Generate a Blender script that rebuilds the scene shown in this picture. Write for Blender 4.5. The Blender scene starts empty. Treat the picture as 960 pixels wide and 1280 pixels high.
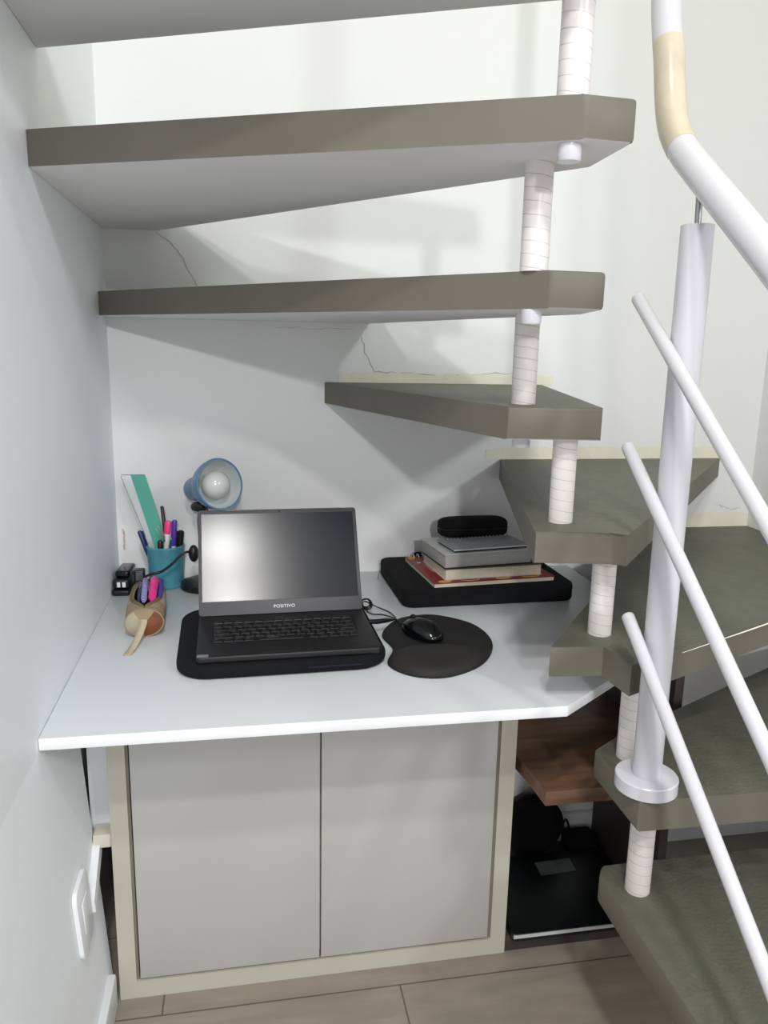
import bpy, bmesh, math, random
from mathutils import Vector, Matrix
random.seed(4)
R = math.radians
SC = bpy.context.scene
COL = SC.collection

# ------------------------------------------------------------------ camera
cam_d = bpy.data.cameras.new('camera')
cam = bpy.data.objects.new('camera', cam_d)
COL.objects.link(cam)
YAW, PITCH, ROLL = 0.1828, -0.2084, 0.0204
fwd = Vector((math.sin(YAW)*math.cos(PITCH), math.cos(YAW)*math.cos(PITCH), math.sin(PITCH)))
rgt = Vector((math.cos(YAW), -math.sin(YAW), 0))
up = rgt.cross(fwd)
r2 = rgt*math.cos(ROLL) + up*math.sin(ROLL)
u2 = -rgt*math.sin(ROLL) + up*math.cos(ROLL)
mw = Matrix((r2, u2, -fwd)).transposed().to_4x4()
mw.translation = Vector((0.28235, -1.78872, 1.14695))
cam.matrix_world = mw
cam_d.sensor_fit = 'VERTICAL'
cam_d.sensor_height = 36.0
cam_d.lens = 969.29*36.0/1280.0
cam_d.clip_start = 0.02
SC.camera = cam

# ------------------------------------------------------------------ world and lights
world = bpy.data.worlds.new('room_air')
SC.world = world
world.use_nodes = True
bg = world.node_tree.nodes['Background']
bg.inputs['Color'].default_value = (0.97, 0.985, 1.0, 1)
bg.inputs['Strength'].default_value = 0.68

def lamp(name, loc, size, power, color, target=None):
    d = bpy.data.lights.new(name, 'AREA')
    d.shape = 'DISK'
    d.size = size
    d.energy = power
    d.color = color
    o = bpy.data.objects.new(name, d)
    COL.objects.link(o)
    o.location = loc
    if target is not None:
        o.rotation_euler = (Vector(target)-Vector(loc)).to_track_quat('-Z', 'Y').to_euler()
    return o

def bulb_lamp(name, loc, radius, power, color):
    d = bpy.data.lights.new(name, 'POINT')
    d.energy = power
    d.color = color
    d.shadow_soft_size = radius
    o = bpy.data.objects.new(name, d)
    COL.objects.link(o)
    o.location = loc
    return o

lamp('ceiling_light', (0.27, -2.05, 2.48), 0.14, 17, (1.0, 0.99, 0.97))
lamp('ceiling_light', (0.30, -2.50, 2.48), 0.14, 22, (1.0, 0.96, 0.93))
bulb_lamp('room_light', (0.37, -6.00, 2.52), 0.09, 280, (0.98, 0.97, 1.0))
bulb_lamp('added_side_fill', (2.20, -3.20, 2.30), 0.16, 92, (0.95, 0.98, 1.0))  # added fill with no known source, brightens the left wall
bulb_lamp('upstairs_light', (0.75, -0.50, 3.70), 0.20, 14, (1.0, 1.0, 0.50))
SC.view_settings.view_transform = 'Standard'
SC.view_settings.look = 'None'
SC.view_settings.exposure = 0.0
SC.view_settings.gamma = 1.0
SC.view_settings.use_curve_mapping = False

# ------------------------------------------------------------------ materials
def srgb(r, g, b):
    f = lambda c: (c/255)/12.92 if c/255 <= 0.04045 else ((c/255+0.055)/1.055)**2.4
    return (f(r), f(g), f(b), 1)

def nmat(name, rgb, rough=0.5, spec=0.5, noise=0.0, scale=20.0, bump=0.0, bscale=60.0, metal=0.0, trans=0.0, alpha=1.0, coat=0.0):
    m = bpy.data.materials.new(name)
    m.use_nodes = True
    nt = m.node_tree
    b = nt.nodes['Principled BSDF']
    b.inputs['Roughness'].default_value = rough
    b.inputs['Specular IOR Level'].default_value = spec
    b.inputs['Metallic'].default_value = metal
    b.inputs['Transmission Weight'].default_value = trans
    b.inputs['Alpha'].default_value = alpha
    b.inputs['Coat Weight'].default_value = coat
    c = srgb(*rgb)
    tc = nt.nodes.new('ShaderNodeTexCoord')
    n = nt.nodes.new('ShaderNodeTexNoise')
    n.inputs['Scale'].default_value = scale
    n.inputs['Detail'].default_value = 6
    nt.links.new(tc.outputs['Object'], n.inputs['Vector'])
    mr = nt.nodes.new('ShaderNodeMapRange')
    mr.inputs['From Min'].default_value = 0.3
    mr.inputs['From Max'].default_value = 0.7
    mr.inputs['To Min'].default_value = 1-noise
    mr.inputs['To Max'].default_value = 1+noise
    nt.links.new(n.outputs['Fac'], mr.inputs['Value'])
    mx = nt.nodes.new('ShaderNodeVectorMath')
    mx.operation = 'SCALE'
    mx.inputs[0].default_value = c[:3]
    nt.links.new(mr.outputs['Result'], mx.inputs['Scale'])
    nt.links.new(mx.outputs['Vector'], b.inputs['Base Color'])
    if bump > 0:
        n2 = nt.nodes.new('ShaderNodeTexNoise')
        n2.inputs['Scale'].default_value = bscale
        n2.inputs['Detail'].default_value = 8
        nt.links.new(tc.outputs['Object'], n2.inputs['Vector'])
        bp = nt.nodes.new('ShaderNodeBump')
        bp.inputs['Strength'].default_value = bump
        bp.inputs['Distance'].default_value = 0.004
        nt.links.new(n2.outputs['Fac'], bp.inputs['Height'])
        nt.links.new(bp.outputs['Normal'], b.inputs['Normal'])
    return m

M = {}
M['wall'] = nmat('painted_wall', (232, 233, 232), 0.55, 0.3, 0.012, 3, 0.10, 9)
M['wall_left'] = nmat('painted_wall_brightened', (242, 246, 249), 0.5, 0.3, 0.015, 3, 0.14, 7)  # lighter than the other walls: colour makes up for weak light here
M['plaster'] = nmat('cream_plaster', (232, 229, 212), 0.8, 0.2, 0.03, 30, 0.3, 60)
M['crack'] = nmat('crack_dark', (180, 174, 162), 0.9, 0.1)
M['trim'] = nmat('white_trim', (224, 228, 230), 0.4, 0.4, 0.02, 10)
M['olive'] = nmat('olive_paint', (106, 103, 93), 0.5, 0.35, 0.05, 9, 0.06, 40)
M['olive_top'] = nmat('olive_floor_paint', (93, 93, 83), 0.5, 0.4, 0.10, 26, 0.35, 170)
M['under'] = nmat('white_underside', (238, 236, 236), 0.6, 0.3, 0.02, 5, 0.1, 20)
M['rail'] = nmat('white_enamel', (208, 207, 213), 0.22, 0.5, 0.01, 8, 0.03, 60)
M['yellowed'] = nmat('yellowed_enamel', (205, 193, 172), 0.3, 0.5, 0.09, 25, 0.08, 60)
M['desk'] = nmat('white_laminate', (203, 208, 210), 0.25, 0.4, 0.006, 8)
M['desk_edge'] = nmat('white_edge', (236, 238, 240), 0.35, 0.4)
M['door'] = nmat('white_door', (184, 183, 179), 0.32, 0.4, 0.01, 6)
M['frame'] = nmat('cream_frame', (186, 183, 170), 0.4, 0.4, 0.02, 8)
M['frame_dark'] = nmat('frame_groove', (128, 122, 108), 0.6, 0.3)
M['black_fabric'] = nmat('black_fabric', (20, 21, 23), 0.9, 0.2, 0.1, 120, 0.3, 500)
M['black_plastic'] = nmat('black_plastic', (20, 20, 22), 0.35, 0.5, 0.05, 60)
M['black_gloss'] = nmat('black_gloss', (8, 10, 11), 0.12, 0.5)
M['dark_rubber'] = nmat('dark_rubber', (34, 33, 33), 0.75, 0.3, 0.06, 80, 0.15, 400)
M['pad_rest'] = nmat('wrist_rest', (42, 40, 39), 0.7, 0.3, 0.08, 50, 0.15, 300)
M['bezel'] = nmat('laptop_bezel', (70, 68, 72), 0.45, 0.5, 0.02, 80)
M['laptop'] = nmat('laptop_black', (19, 19, 21), 0.5, 0.5, 0.03, 80)
M['key'] = nmat('key_black', (16, 16, 18), 0.5, 0.5)
M['keymark'] = nmat('key_legend', (74, 74, 78), 0.5, 0.5)
M['sticker'] = nmat('grey_sticker', (120, 124, 126), 0.4, 0.5, 0.2, 300)
M['white_print'] = nmat('white_print', (235, 235, 235), 0.5, 0.4)
M['lamp_blue'] = nmat('lamp_blue', (92, 128, 166), 0.3, 0.5, 0.03, 20)
M['lamp_in'] = nmat('lamp_inside', (206, 212, 212), 0.35, 0.4)
M['bulb'] = nmat('frosted_bulb', (206, 210, 207), 0.15, 0.5)
M['teal'] = nmat('teal_plastic', (84, 168, 150), 0.35, 0.5)
M['cup'] = nmat('teal_translucent_cup', (96, 178, 198), 0.3, 0.5, 0.0, 5, trans=0.15, alpha=0.72)
M['clear'] = nmat('clear_plastic', (238, 242, 246), 0.1, 0.5, alpha=0.35)
M['clear_edge'] = nmat('clear_plastic_edge', (120, 128, 132), 0.3, 0.5)
M['pink'] = nmat('pink_plastic', (238, 62, 130), 0.35, 0.5)
M['magenta'] = nmat('magenta_plastic', (226, 42, 140), 0.35, 0.5)
M['purple'] = nmat('purple_plastic', (72, 48, 148), 0.35, 0.5)
M['navy'] = nmat('navy_plastic', (28, 38, 96), 0.35, 0.5)
M['white_plastic'] = nmat('white_plastic', (220, 222, 226), 0.35, 0.5)
M['metal'] = nmat('steel', (176, 178, 180), 0.3, 0.5, metal=0.9)
M['pouch'] = nmat('beige_cloth', (154, 136, 110), 0.85, 0.2, 0.12, 30, 0.3, 300)
M['pouch_pale'] = nmat('pale_cloth', (168, 160, 140), 0.85, 0.2, 0.08, 40, 0.3, 300)
M['leather'] = nmat('brown_leather', (120, 70, 46), 0.6, 0.3, 0.18, 40, 0.2, 120)
M['zip'] = nmat('zip_tape', (120, 104, 74), 0.8, 0.2, 0.1, 100, 0.3, 400)
M['strap'] = nmat('cotton_strap', (188, 174, 148), 0.85, 0.2, 0.06, 100, 0.2, 400)
M['pages'] = nmat('cream_pages', (216, 206, 186), 0.8, 0.2, 0.05, 90)
M['grey_pages'] = nmat('grey_pages', (178, 176, 172), 0.8, 0.2, 0.06, 90)
M['cover_red'] = nmat('red_cover', (122, 40, 36), 0.35, 0.4, 0.08, 18)
M['cover_white'] = nmat('white_cover', (205, 205, 203), 0.4, 0.4, 0.02, 20)
M['cover_grey'] = nmat('grey_cover', (160, 165, 168), 0.5, 0.4, 0.08, 160)
M['gold'] = nmat('golden_print', (206, 158, 84), 0.5, 0.3, 0.15, 40)
M['wood'] = None
M['dark_wood'] = nmat('dark_wood', (62, 56, 54), 0.6, 0.3, 0.12, 14, 0.15, 60)
M['glass_scale'] = nmat('black_glass', (9, 14, 16), 0.38, 0.4)
M['display'] = nmat('grey_display', (70, 78, 78), 0.3, 0.5)
M['edge_shine'] = nmat('painted_edge_shine', (190, 194, 192), 0.3, 0.5)  # pale colour stands in for the white reflection on the glass edge
M['outlet'] = nmat('white_outlet', (230, 232, 234), 0.35, 0.4)
M['clip'] = nmat('clip_cream', (214, 208, 196), 0.5, 0.3)

def wood_mat():
    m = bpy.data.materials.new('brown_wood'); m.use_nodes = True
    nt = m.node_tree; b = nt.nodes['Principled BSDF']; b.inputs['Roughness'].default_value = 0.5
    tc = nt.nodes.new('ShaderNodeTexCoord'); mp = nt.nodes.new('ShaderNodeMapping')
    mp.inputs['Scale'].default_value = (2.0, 16.0, 16.0)
    nt.links.new(tc.outputs['Object'], mp.inputs['Vector'])
    n = nt.nodes.new('ShaderNodeTexNoise'); n.inputs['Scale'].default_value = 2.2; n.inputs['Detail'].default_value = 8
    nt.links.new(mp.outputs['Vector'], n.inputs['Vector'])
    cr = nt.nodes.new('ShaderNodeValToRGB')
    cr.color_ramp.elements[0].position = 0.3; cr.color_ramp.elements[0].color = srgb(86, 63, 49)
    cr.color_ramp.elements[1].position = 0.7; cr.color_ramp.elements[1].color = srgb(128, 97, 73)
    nt.links.new(n.outputs['Fac'], cr.inputs['Fac']); nt.links.new(cr.outputs['Color'], b.inputs['Base Color'])
    return m
M['wood'] = wood_mat()

def floor_mat():
    m = bpy.data.materials.new('laminate_floor'); m.use_nodes = True
    nt = m.node_tree; b = nt.nodes['Principled BSDF']; b.inputs['Roughness'].default_value = 0.42
    tc = nt.nodes.new('ShaderNodeTexCoord'); mp = nt.nodes.new('ShaderNodeMapping')
    mp.inputs['Location'].default_value = (0.66, 0.60, 0)
    nt.links.new(tc.outputs['Object'], mp.inputs['Vector'])
    br = nt.nodes.new('ShaderNodeTexBrick')
    br.inputs['Scale'].default_value = 1.0
    br.inputs['Brick Width'].default_value = 1.21
    br.inputs['Row Height'].default_value = 0.20
    br.inputs['Mortar Size'].default_value = 0.0016
    br.inputs['Color1'].default_value = srgb(146, 138, 125)
    br.inputs['Color2'].default_value = srgb(138, 130, 117)
    br.inputs['Mortar'].default_value = srgb(94, 86, 75)
    br.offset = 0.35
    nt.links.new(mp.outputs['Vector'], br.inputs['Vector'])
    mp2 = nt.nodes.new('ShaderNodeMapping'); mp2.inputs['Scale'].default_value = (3.0, 14.0, 1.0)
    nt.links.new(tc.outputs['Object'], mp2.inputs['Vector'])
    n = nt.nodes.new('ShaderNodeTexNoise'); n.inputs['Scale'].default_value = 2.0; n.inputs['Detail'].default_value = 9
    n.inputs['Distortion'].default_value = 0.8
    nt.links.new(mp2.outputs['Vector'], n.inputs['Vector'])
    mr = nt.nodes.new('ShaderNodeMapRange')
    mr.inputs['From Min'].default_value = 0.3; mr.inputs['From Max'].default_value = 0.7
    mr.inputs['To Min'].default_value = 0.86; mr.inputs['To Max'].default_value = 1.1
    nt.links.new(n.outputs['Fac'], mr.inputs['Value'])
    vm = nt.nodes.new('ShaderNodeVectorMath'); vm.operation = 'SCALE'
    nt.links.new(br.outputs['Color'], vm.inputs[0]); nt.links.new(mr.outputs['Result'], vm.inputs['Scale'])
    nt.links.new(vm.outputs['Vector'], b.inputs['Base Color'])
    return m
M['floor'] = floor_mat()

def tape_mat():
    # white tube wound with tape: a thin grey seam climbing as a helix
    m = bpy.data.materials.new('taped_white_tube'); m.use_nodes = True
    nt = m.node_tree; b = nt.nodes['Principled BSDF']; b.inputs['Roughness'].default_value = 0.3
    tc = nt.nodes.new('ShaderNodeTexCoord'); sp = nt.nodes.new('ShaderNodeSeparateXYZ')
    nt.links.new(tc.outputs['Object'], sp.inputs['Vector'])
    def mth(op, a, bb=None, c=None):
        nd = nt.nodes.new('ShaderNodeMath'); nd.operation = op
        for i, v in enumerate((a, bb, c)):
            if v is None: continue
            if isinstance(v, (int, float)): nd.inputs[i].default_value = v
            else: nt.links.new(v, nd.inputs[i])
        return nd.outputs[0]
    ang = mth('ARCTAN2', sp.outputs['Y'], sp.outputs['X'])
    n = nt.nodes.new('ShaderNodeTexNoise'); n.inputs['Scale'].default_value = 30
    nt.links.new(tc.outputs['Object'], n.inputs['Vector'])
    v = mth('ADD', mth('MULTIPLY', sp.outputs['Z'], 62.0), mth('MULTIPLY', ang, 1/(2*math.pi)))
    v = mth('ADD', v, mth('MULTIPLY', n.outputs['Fac'], 0.25))
    fr = mth('FRACT', v)
    line = mth('LESS_THAN', fr, 0.07)
    shade = mth('MULTIPLY', line, mth('MULTIPLY', n.outputs['Fac'], 0.75))
    mx = nt.nodes.new('ShaderNodeMix'); mx.data_type = 'RGBA'
    mx.inputs[6].default_value = srgb(228, 223, 219); mx.inputs[7].default_value = srgb(110, 104, 98)
    nt.links.new(shade, mx.inputs[0]); nt.links.new(mx.outputs[2], b.inputs['Base Color'])
    bp = nt.nodes.new('ShaderNodeBump'); bp.inputs['Strength'].default_value = 0.4; bp.inputs['Distance'].default_value = 0.001
    nt.links.new(fr, bp.inputs['Height']); nt.links.new(bp.outputs['Normal'], b.inputs['Normal'])
    return m
M['tape'] = tape_mat()

def stripe_mat():
    m = bpy.data.materials.new('purple_white_stripes'); m.use_nodes = True
    nt = m.node_tree; b = nt.nodes['Principled BSDF']; b.inputs['Roughness'].default_value = 0.4
    tc = nt.nodes.new('ShaderNodeTexCoord')
    mp = nt.nodes.new('ShaderNodeMapping'); mp.inputs['Rotation'].default_value = (0, R(25), R(20))
    w = nt.nodes.new('ShaderNodeTexWave'); w.inputs['Scale'].default_value = 60; w.bands_direction = 'Z'
    nt.links.new(tc.outputs['Object'], mp.inputs['Vector']); nt.links.new(mp.outputs['Vector'], w.inputs['Vector'])
    cr = nt.nodes.new('ShaderNodeValToRGB'); cr.color_ramp.interpolation = 'CONSTANT'
    cr.color_ramp.elements[0].color = srgb(72, 44, 150); cr.color_ramp.elements[1].position = 0.5
    cr.color_ramp.elements[1].color = srgb(190, 190, 225)
    nt.links.new(w.outputs['Color'], cr.inputs['Fac']); nt.links.new(cr.outputs['Color'], b.inputs['Base Color'])
    return m
M['stripes'] = stripe_mat()

# ------------------------------------------------------------------ helpers
def link_mesh(name, bm, mats, parent=None, loc=None, smooth=False, angle=35):
    bmesh.ops.recalc_face_normals(bm, faces=bm.faces[:])
    me = bpy.data.meshes.new(name)
    bm.to_mesh(me); bm.free()
    for m in (mats if isinstance(mats, (list, tuple)) else [mats]):
        me.materials.append(m)
    if smooth:
        for p in me.polygons: p.use_smooth = True
        try: me.set_sharp_from_angle(angle=R(angle))
        except Exception: pass
    o = bpy.data.objects.new(name, me)
    COL.objects.link(o)
    if parent is not None: o.parent = parent
    if loc is not None: o.location = loc
    return o

def tag(o, label=None, cat=None, group=None, kind=None):
    if label: o['label'] = label
    if cat: o['category'] = cat
    if group: o['group'] = group
    if kind: o['kind'] = kind
    return o

def empty(name, loc, label, cat, group=None, rz=0.0):
    o = bpy.data.objects.new(name, None)
    o.empty_display_size = 0.05
    COL.objects.link(o)
    o.location = loc; o.rotation_euler = (0, 0, rz)
    return tag(o, label, cat, group)

def bevel(bm, w, seg=2, edges=None):
    bmesh.ops.bevel(bm, geom=(edges if edges is not None else bm.edges[:]), offset=w, segments=seg, affect='EDGES', profile=0.5, clamp_overlap=True)

def add_box(bm, x0, x1, y0, y1, z0, z1, mat=0):
    vs = [bm.verts.new(p) for p in ((x0,y0,z0),(x1,y0,z0),(x1,y1,z0),(x0,y1,z0),(x0,y0,z1),(x1,y0,z1),(x1,y1,z1),(x0,y1,z1))]
    fs = []
    for q in ((0,3,2,1),(4,5,6,7),(0,1,5,4),(1,2,6,5),(2,3,7,6),(3,0,4,7)):
        f = bm.faces.new([vs[i] for i in q]); f.material_index = mat; fs.append(f)
    return fs

def box(name, x0, x1, y0, y1, z0, z1, mat, parent=None, bev=0.0, seg=2, smooth=False):
    bm = bmesh.new(); add_box(bm, x0, x1, y0, y1, z0, z1)
    if bev: bevel(bm, bev, seg)
    return link_mesh(name, bm, mat, parent, smooth=bev > 0 or smooth)

def add_prism(bm, poly, z0, z1, mat=0, mtop=None, mbot=None):
    lo = [bm.verts.new((x, y, z0)) for x, y in poly]
    hi = [bm.verts.new((x, y, z1)) for x, y in poly]
    n = len(poly)
    f = bm.faces.new(hi); f.material_index = mat if mtop is None else mtop
    f = bm.faces.new(lo[::-1]); f.material_index = mat if mbot is None else mbot
    for i in range(n):
        f = bm.faces.new((lo[i], lo[(i+1) % n], hi[(i+1) % n], hi[i])); f.material_index = mat

def add_tube(bm, pts, r, seg=12, caps=True, mat=0, closed=False):
    pts = [Vector(p) for p in pts]
    n = len(pts)
    rr = r if isinstance(r, (list, tuple)) else [r]*n
    tang = []
    for i in range(n):
        a = pts[(i-1) % n] if (closed or i > 0) else pts[i]
        b = pts[(i+1) % n] if (closed or i < n-1) else pts[i]
        tang.append((b-a).normalized())
    ref = Vector((0, 0, 1)) if abs(tang[0].z) < 0.9 else Vector((1, 0, 0))
    nrm = (ref - tang[0]*ref.dot(tang[0])).normalized()
    rings = []
    for i in range(n):
        nrm = (nrm - tang[i]*nrm.dot(tang[i])).normalized()
        bn = tang[i].cross(nrm)
        rings.append([bm.verts.new(pts[i] + (nrm*math.cos(2*math.pi*k/seg) + bn*math.sin(2*math.pi*k/seg))*rr[i]) for k in range(seg)])
    m = n if closed else n-1
    for i in range(m):
        A, B = rings[i], rings[(i+1) % n]
        for k in range(seg):
            f = bm.faces.new((A[k], A[(k+1) % seg], B[(k+1) % seg], B[k])); f.material_index = mat
    if caps and not closed:
        f = bm.faces.new(rings[0][::-1]); f.material_index = mat
        f = bm.faces.new(rings[-1]); f.material_index = mat

def tube(name, pts, r, mat, parent=None, seg=16, caps=True, closed=False, loc=None):
    bm = bmesh.new(); add_tube(bm, pts, r, seg, caps, closed=closed)
    return link_mesh(name, bm, mat, parent, loc=loc, smooth=True, angle=50)

def lathe(bm, prof, seg=32, mat=0, closed=False):
    rings = []
    for r, z in prof:
        if r < 1e-6: rings.append([bm.verts.new((0, 0, z))])
        else: rings.append([bm.verts.new((r*math.cos(2*math.pi*k/seg), r*math.sin(2*math.pi*k/seg), z)) for k in range(seg)])
    n = len(rings)
    for i in range(n if closed else n-1):
        A, B = rings[i], rings[(i+1) % n]
        for k in range(seg):
            k2 = (k+1) % seg
            if len(A) == 1 and len(B) == 1: continue
            if len(A) == 1: f = bm.faces.new((A[0], B[k2], B[k]))
            elif len(B) == 1: f = bm.faces.new((A[k], A[k2], B[0]))
            else: f = bm.faces.new((A[k], A[k2], B[k2], B[k]))
            f.material_index = mat

def spline(ctrl, n=8, closed=False):
    P = [Vector(p) for p in ctrl]; out = []
    m = len(P)
    for i in range(m if closed else m-1):
        g = lambda j: P[j % m] if closed else P[min(max(j, 0), m-1)]
        a, b, c, d = g(i-1), g(i), g(i+1), g(i+2)
        for k in range(n):
            t = k/n
            out.append(0.5*((2*b) + (c-a)*t + (2*a-5*b+4*c-d)*t*t + (3*b-a-3*c+d)*t**3))
    if not closed: out.append(P[-1])
    return out

def round_poly(x0, x1, y0, y1, r, n=6):
    out = []
    for cx, cy, a0 in ((x1-r, y1-r, 0), (x0+r, y1-r, 90), (x0+r, y0+r, 180), (x1-r, y0+r, 270)):
        for k in range(n+1):
            a = R(a0+90*k/n); out.append((cx+r*math.cos(a), cy+r*math.sin(a)))
    return out

def slab_rounded(name, poly, z0, z1, e, mat, parent=None, loc=None, seg=4):
    # a soft-edged slab: outline rings pulled inwards toward top and bottom
    c = Vector((sum(p[0] for p in poly)/len(poly), sum(p[1] for p in poly)/len(poly)))
    n = len(poly)
    def inset(d):
        out = []
        for i in range(n):
            p = Vector(poly[i]); a = Vector(poly[i-1]); b = Vector(poly[(i+1) % n])
            t = (b-a)
            if t.length < 1e-9: t = Vector((1, 0))
            t.normalize(); nn = Vector((-t.y, t.x))
            out.append(p + nn*d)
        return out
    bm = bmesh.new(); rings = []
    zs = []
    for k in range(seg+1):
        a = math.pi/2*k/seg
        zs.append((e*(1-math.sin(a)), z0 + e*(1-math.cos(a))))
    for k in range(seg, -1, -1):
        a = math.pi/2*k/seg
        zs.append((e*(1-math.sin(a)), z1 - e*(1-math.cos(a))))
    for d, z in zs:
        rings.append([bm.verts.new((q.x, q.y, z)) for q in inset(d)])
    for A, B in zip(rings, rings[1:]):
        for k in range(n):
            bm.faces.new((A[k], A[(k+1) % n], B[(k+1) % n], B[k]))
    bm.faces.new(rings[0][::-1]); bm.faces.new(rings[-1])
    return link_mesh(name, bm, mat, parent, loc=loc, smooth=True, angle=50)

def orient(o, a, b):
    # put local +Z along a->b with the origin at a
    a, b = Vector(a), Vector(b)
    o.location = a
    o.rotation_euler = (b-a).to_track_quat('Z', 'Y').to_euler()
    return o

# ------------------------------------------------------------------ the setting
def structure(o, label=None):
    o['kind'] = 'structure'
    if label: o['label'] = label
    return o
structure(box('floor', -0.1, 1.7, -2.6, 0.1, -0.06, 0.0, M['floor']), 'greyish wood plank floor')
structure(box('ceiling', -0.1, 1.7, -4.6, -1.35, 2.60, 2.70, M['wall']), 'white ceiling of the room in front of the stair')
structure(box('wall_stairwell', -0.1, 1.7, -1.35, -1.25, 2.60, 4.2, M['wall']))
WB = structure(box('wall_back', -0.1, 1.7, 0.0, 0.1, 0.0, 4.2, M['wall']), 'white painted wall behind the stair')
structure(box('wall_left', -0.1, 0.0, -1.35, 0.0, 0.0, 4.2, M['wall_left']), 'white painted wall left of the desk')
bm = bmesh.new()
lw = [(0.0, 0.5975), (0.0, 0.0), (0.040, 0.0)]
fa = [bm.verts.new((x, -1.35, z)) for x, z in lw]; fb = [bm.verts.new((x, -0.538, z)) for x, z in lw]
bm.faces.new(fa); bm.faces.new(fb[::-1])
for i in range(3): bm.faces.new((fa[i], fa[(i+1) % 3], fb[(i+1) % 3], fb[i]))
structure(link_mesh('wall_left_lower', bm, M['wall_left']), 'lower part of the left wall leaning out below the desk')
structure(box('wall_right', 1.585, 1.685, -1.35, 0.0, 0.0, 4.2, M['wall']), 'white painted wall at the right end of the treads')
structure(box('wall_niche', 0.766, 1.585, -0.27, -0.245, 0.0, 0.597, M['wall']), 'low white wall closing the niche under the desk')
structure(box('baseboard_niche', 0.766, 1.585, -0.283, -0.27, 0.0, 0.10, M['trim'], bev=0.003))
structure(box('baseboard_left', 0.0, 0.0485, -1.35, -0.566, 0.0, 0.067, M['trim'], bev=0.004))

def ribbon(name, pts, w, mat, y=-0.0005, parent=WB):
    bm = bmesh.new(); L = []; H = []
    for i, (x, z) in enumerate(pts):
        a = Vector(pts[max(i-1, 0)]); b = Vector(pts[min(i+1, len(pts)-1)])
        t = (b-a).normalized(); n = Vector((-t.y, t.x))
        ww = w*(0.5+random.random())*0.5
        L.append(bm.verts.new((x-n.x*ww, y, z-n.y*ww))); H.append(bm.verts.new((x+n.x*ww, y, z+n.y*ww)))
    for i in range(len(pts)-1): bm.faces.new((L[i], L[i+1], H[i+1], H[i]))
    return link_mesh(name, bm, mat, parent)
def jag(pts, n=6, j=0.0022):
    out = []
    for (x0, z0), (x1, z1) in zip(pts, pts[1:]):
        for k in range(n):
            t = k/n; out.append((x0+(x1-x0)*t+random.uniform(-j, j), z0+(z1-z0)*t+random.uniform(-j, j)))
    return out + [pts[-1]]
ribbon('wall_crack', jag([(0.553, 1.173), (0.561, 1.137), (0.582, 1.094), (0.644, 1.091), (0.759, 1.087), (0.876, 1.094), (0.93, 1.093)]), 0.0016, M['crack'])
ribbon('wall_crack', jag([(0.110, 1.379), (0.153, 1.344), (0.181, 1.291), (0.197, 1.255)]), 0.0013, M['crack'])
ribbon('wall_crack', jag([(0.36, 1.189), (0.42, 1.187), (0.53, 1.188)]), 0.0007, M['crack'])
ribbon('wall_crack', jag([(1.50, 0.765), (1.535, 0.752), (1.56, 0.757)], 5, 0.002), 0.0014, M['crack'])
M['stain'] = nmat('reddish_stain', (204, 178, 172), 0.8, 0.1, 0.2, 200)
ribbon('wall_mark', jag([(0.012, 0.735), (0.014, 0.715), (0.013, 0.685)], 4, 0.002), 0.0035, M['stain'])
def patch(x0, x1, z0, z1):
    bm = bmesh.new(); n = 26; A = []; B = []
    for k in range(n+1):
        x = x0+(x1-x0)*k/n
        A.append(bm.verts.new((x, -0.0012, z0))); B.append(bm.verts.new((x, -0.0012, z1+random.uniform(-0.004, 0.004))))
    for k in range(n): bm.faces.new((A[k], A[k+1], B[k+1], B[k]))
    link_mesh('plaster_patch', bm, M['plaster'], WB)
patch(0.50, 1.02, 1.068, 1.090)
patch(0.86, 1.49, 0.888, 0.917)
patch(1.30, 1.585, 0.708, 0.745)
patch(0.10, 0.62, 1.248, 1.262)

# ------------------------------------------------------------------ stair treads
T = dict(H=0.348, G=0.528, F=0.708, E=0.888, D=1.068, C=1.248, B=1.428, A=1.608)
TH = 0.0475
W = 0.0005      # hair of clearance from the wall faces
treads = dict(
    A=([(W, -0.484), (W, -0.975), (0.75, -0.975), (0.75, -0.84), (0.677, -0.803)],
       'topmost stair tread, only its greyish white underside showing at the top of the view'),
    B=([(W, -W), (W, -0.581), (0.666, -0.905), (0.728, -0.903), (0.732, -0.785), (0.112, -W)],
       'wide olive tread with broad white underside, second from the top, crossing from the left wall'),
    C=([(W, -W), (W, -0.085), (0.672, -0.818), (0.746, -0.818), (0.772, -0.70), (0.57, -W)],
       'long olive tread at eye level whose thin end starts in the wall corner'),
    D=([(0.469, -W), (0.660, -0.715), (0.797, -0.735), (0.991, -W)],
       'olive triangular tread in front of the cracked wall, above the glasses case'),
    E=([(0.897, -W), (0.701, -0.744), (0.817, -0.755), (0.829, -0.778), (1.486, -W)],
       'olive kite shaped tread overhanging the stack of books, blunt end forward'),
    F=([(1.316, -W), (0.986, -0.424), (0.736, -0.745), (0.819, -0.753), (0.826, -0.827), (1.5845, -0.478), (1.5845, -W)],
       'olive tread floating just above the right end of the white desk'),
    G=([(0.884, -0.700), (0.826, -0.737), (0.824, -0.885), (1.5845, -0.900), (1.5845, -0.345)],
       'olive tread carrying the round base of the white railing post'),
    H=([(0.832, -0.780), (0.819, -0.800), (0.815, -1.17), (1.5845, -1.17), (1.5845, -0.775)],
       'lowest olive stair tread, at bottom right beside the dark niche'),
)
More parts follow.
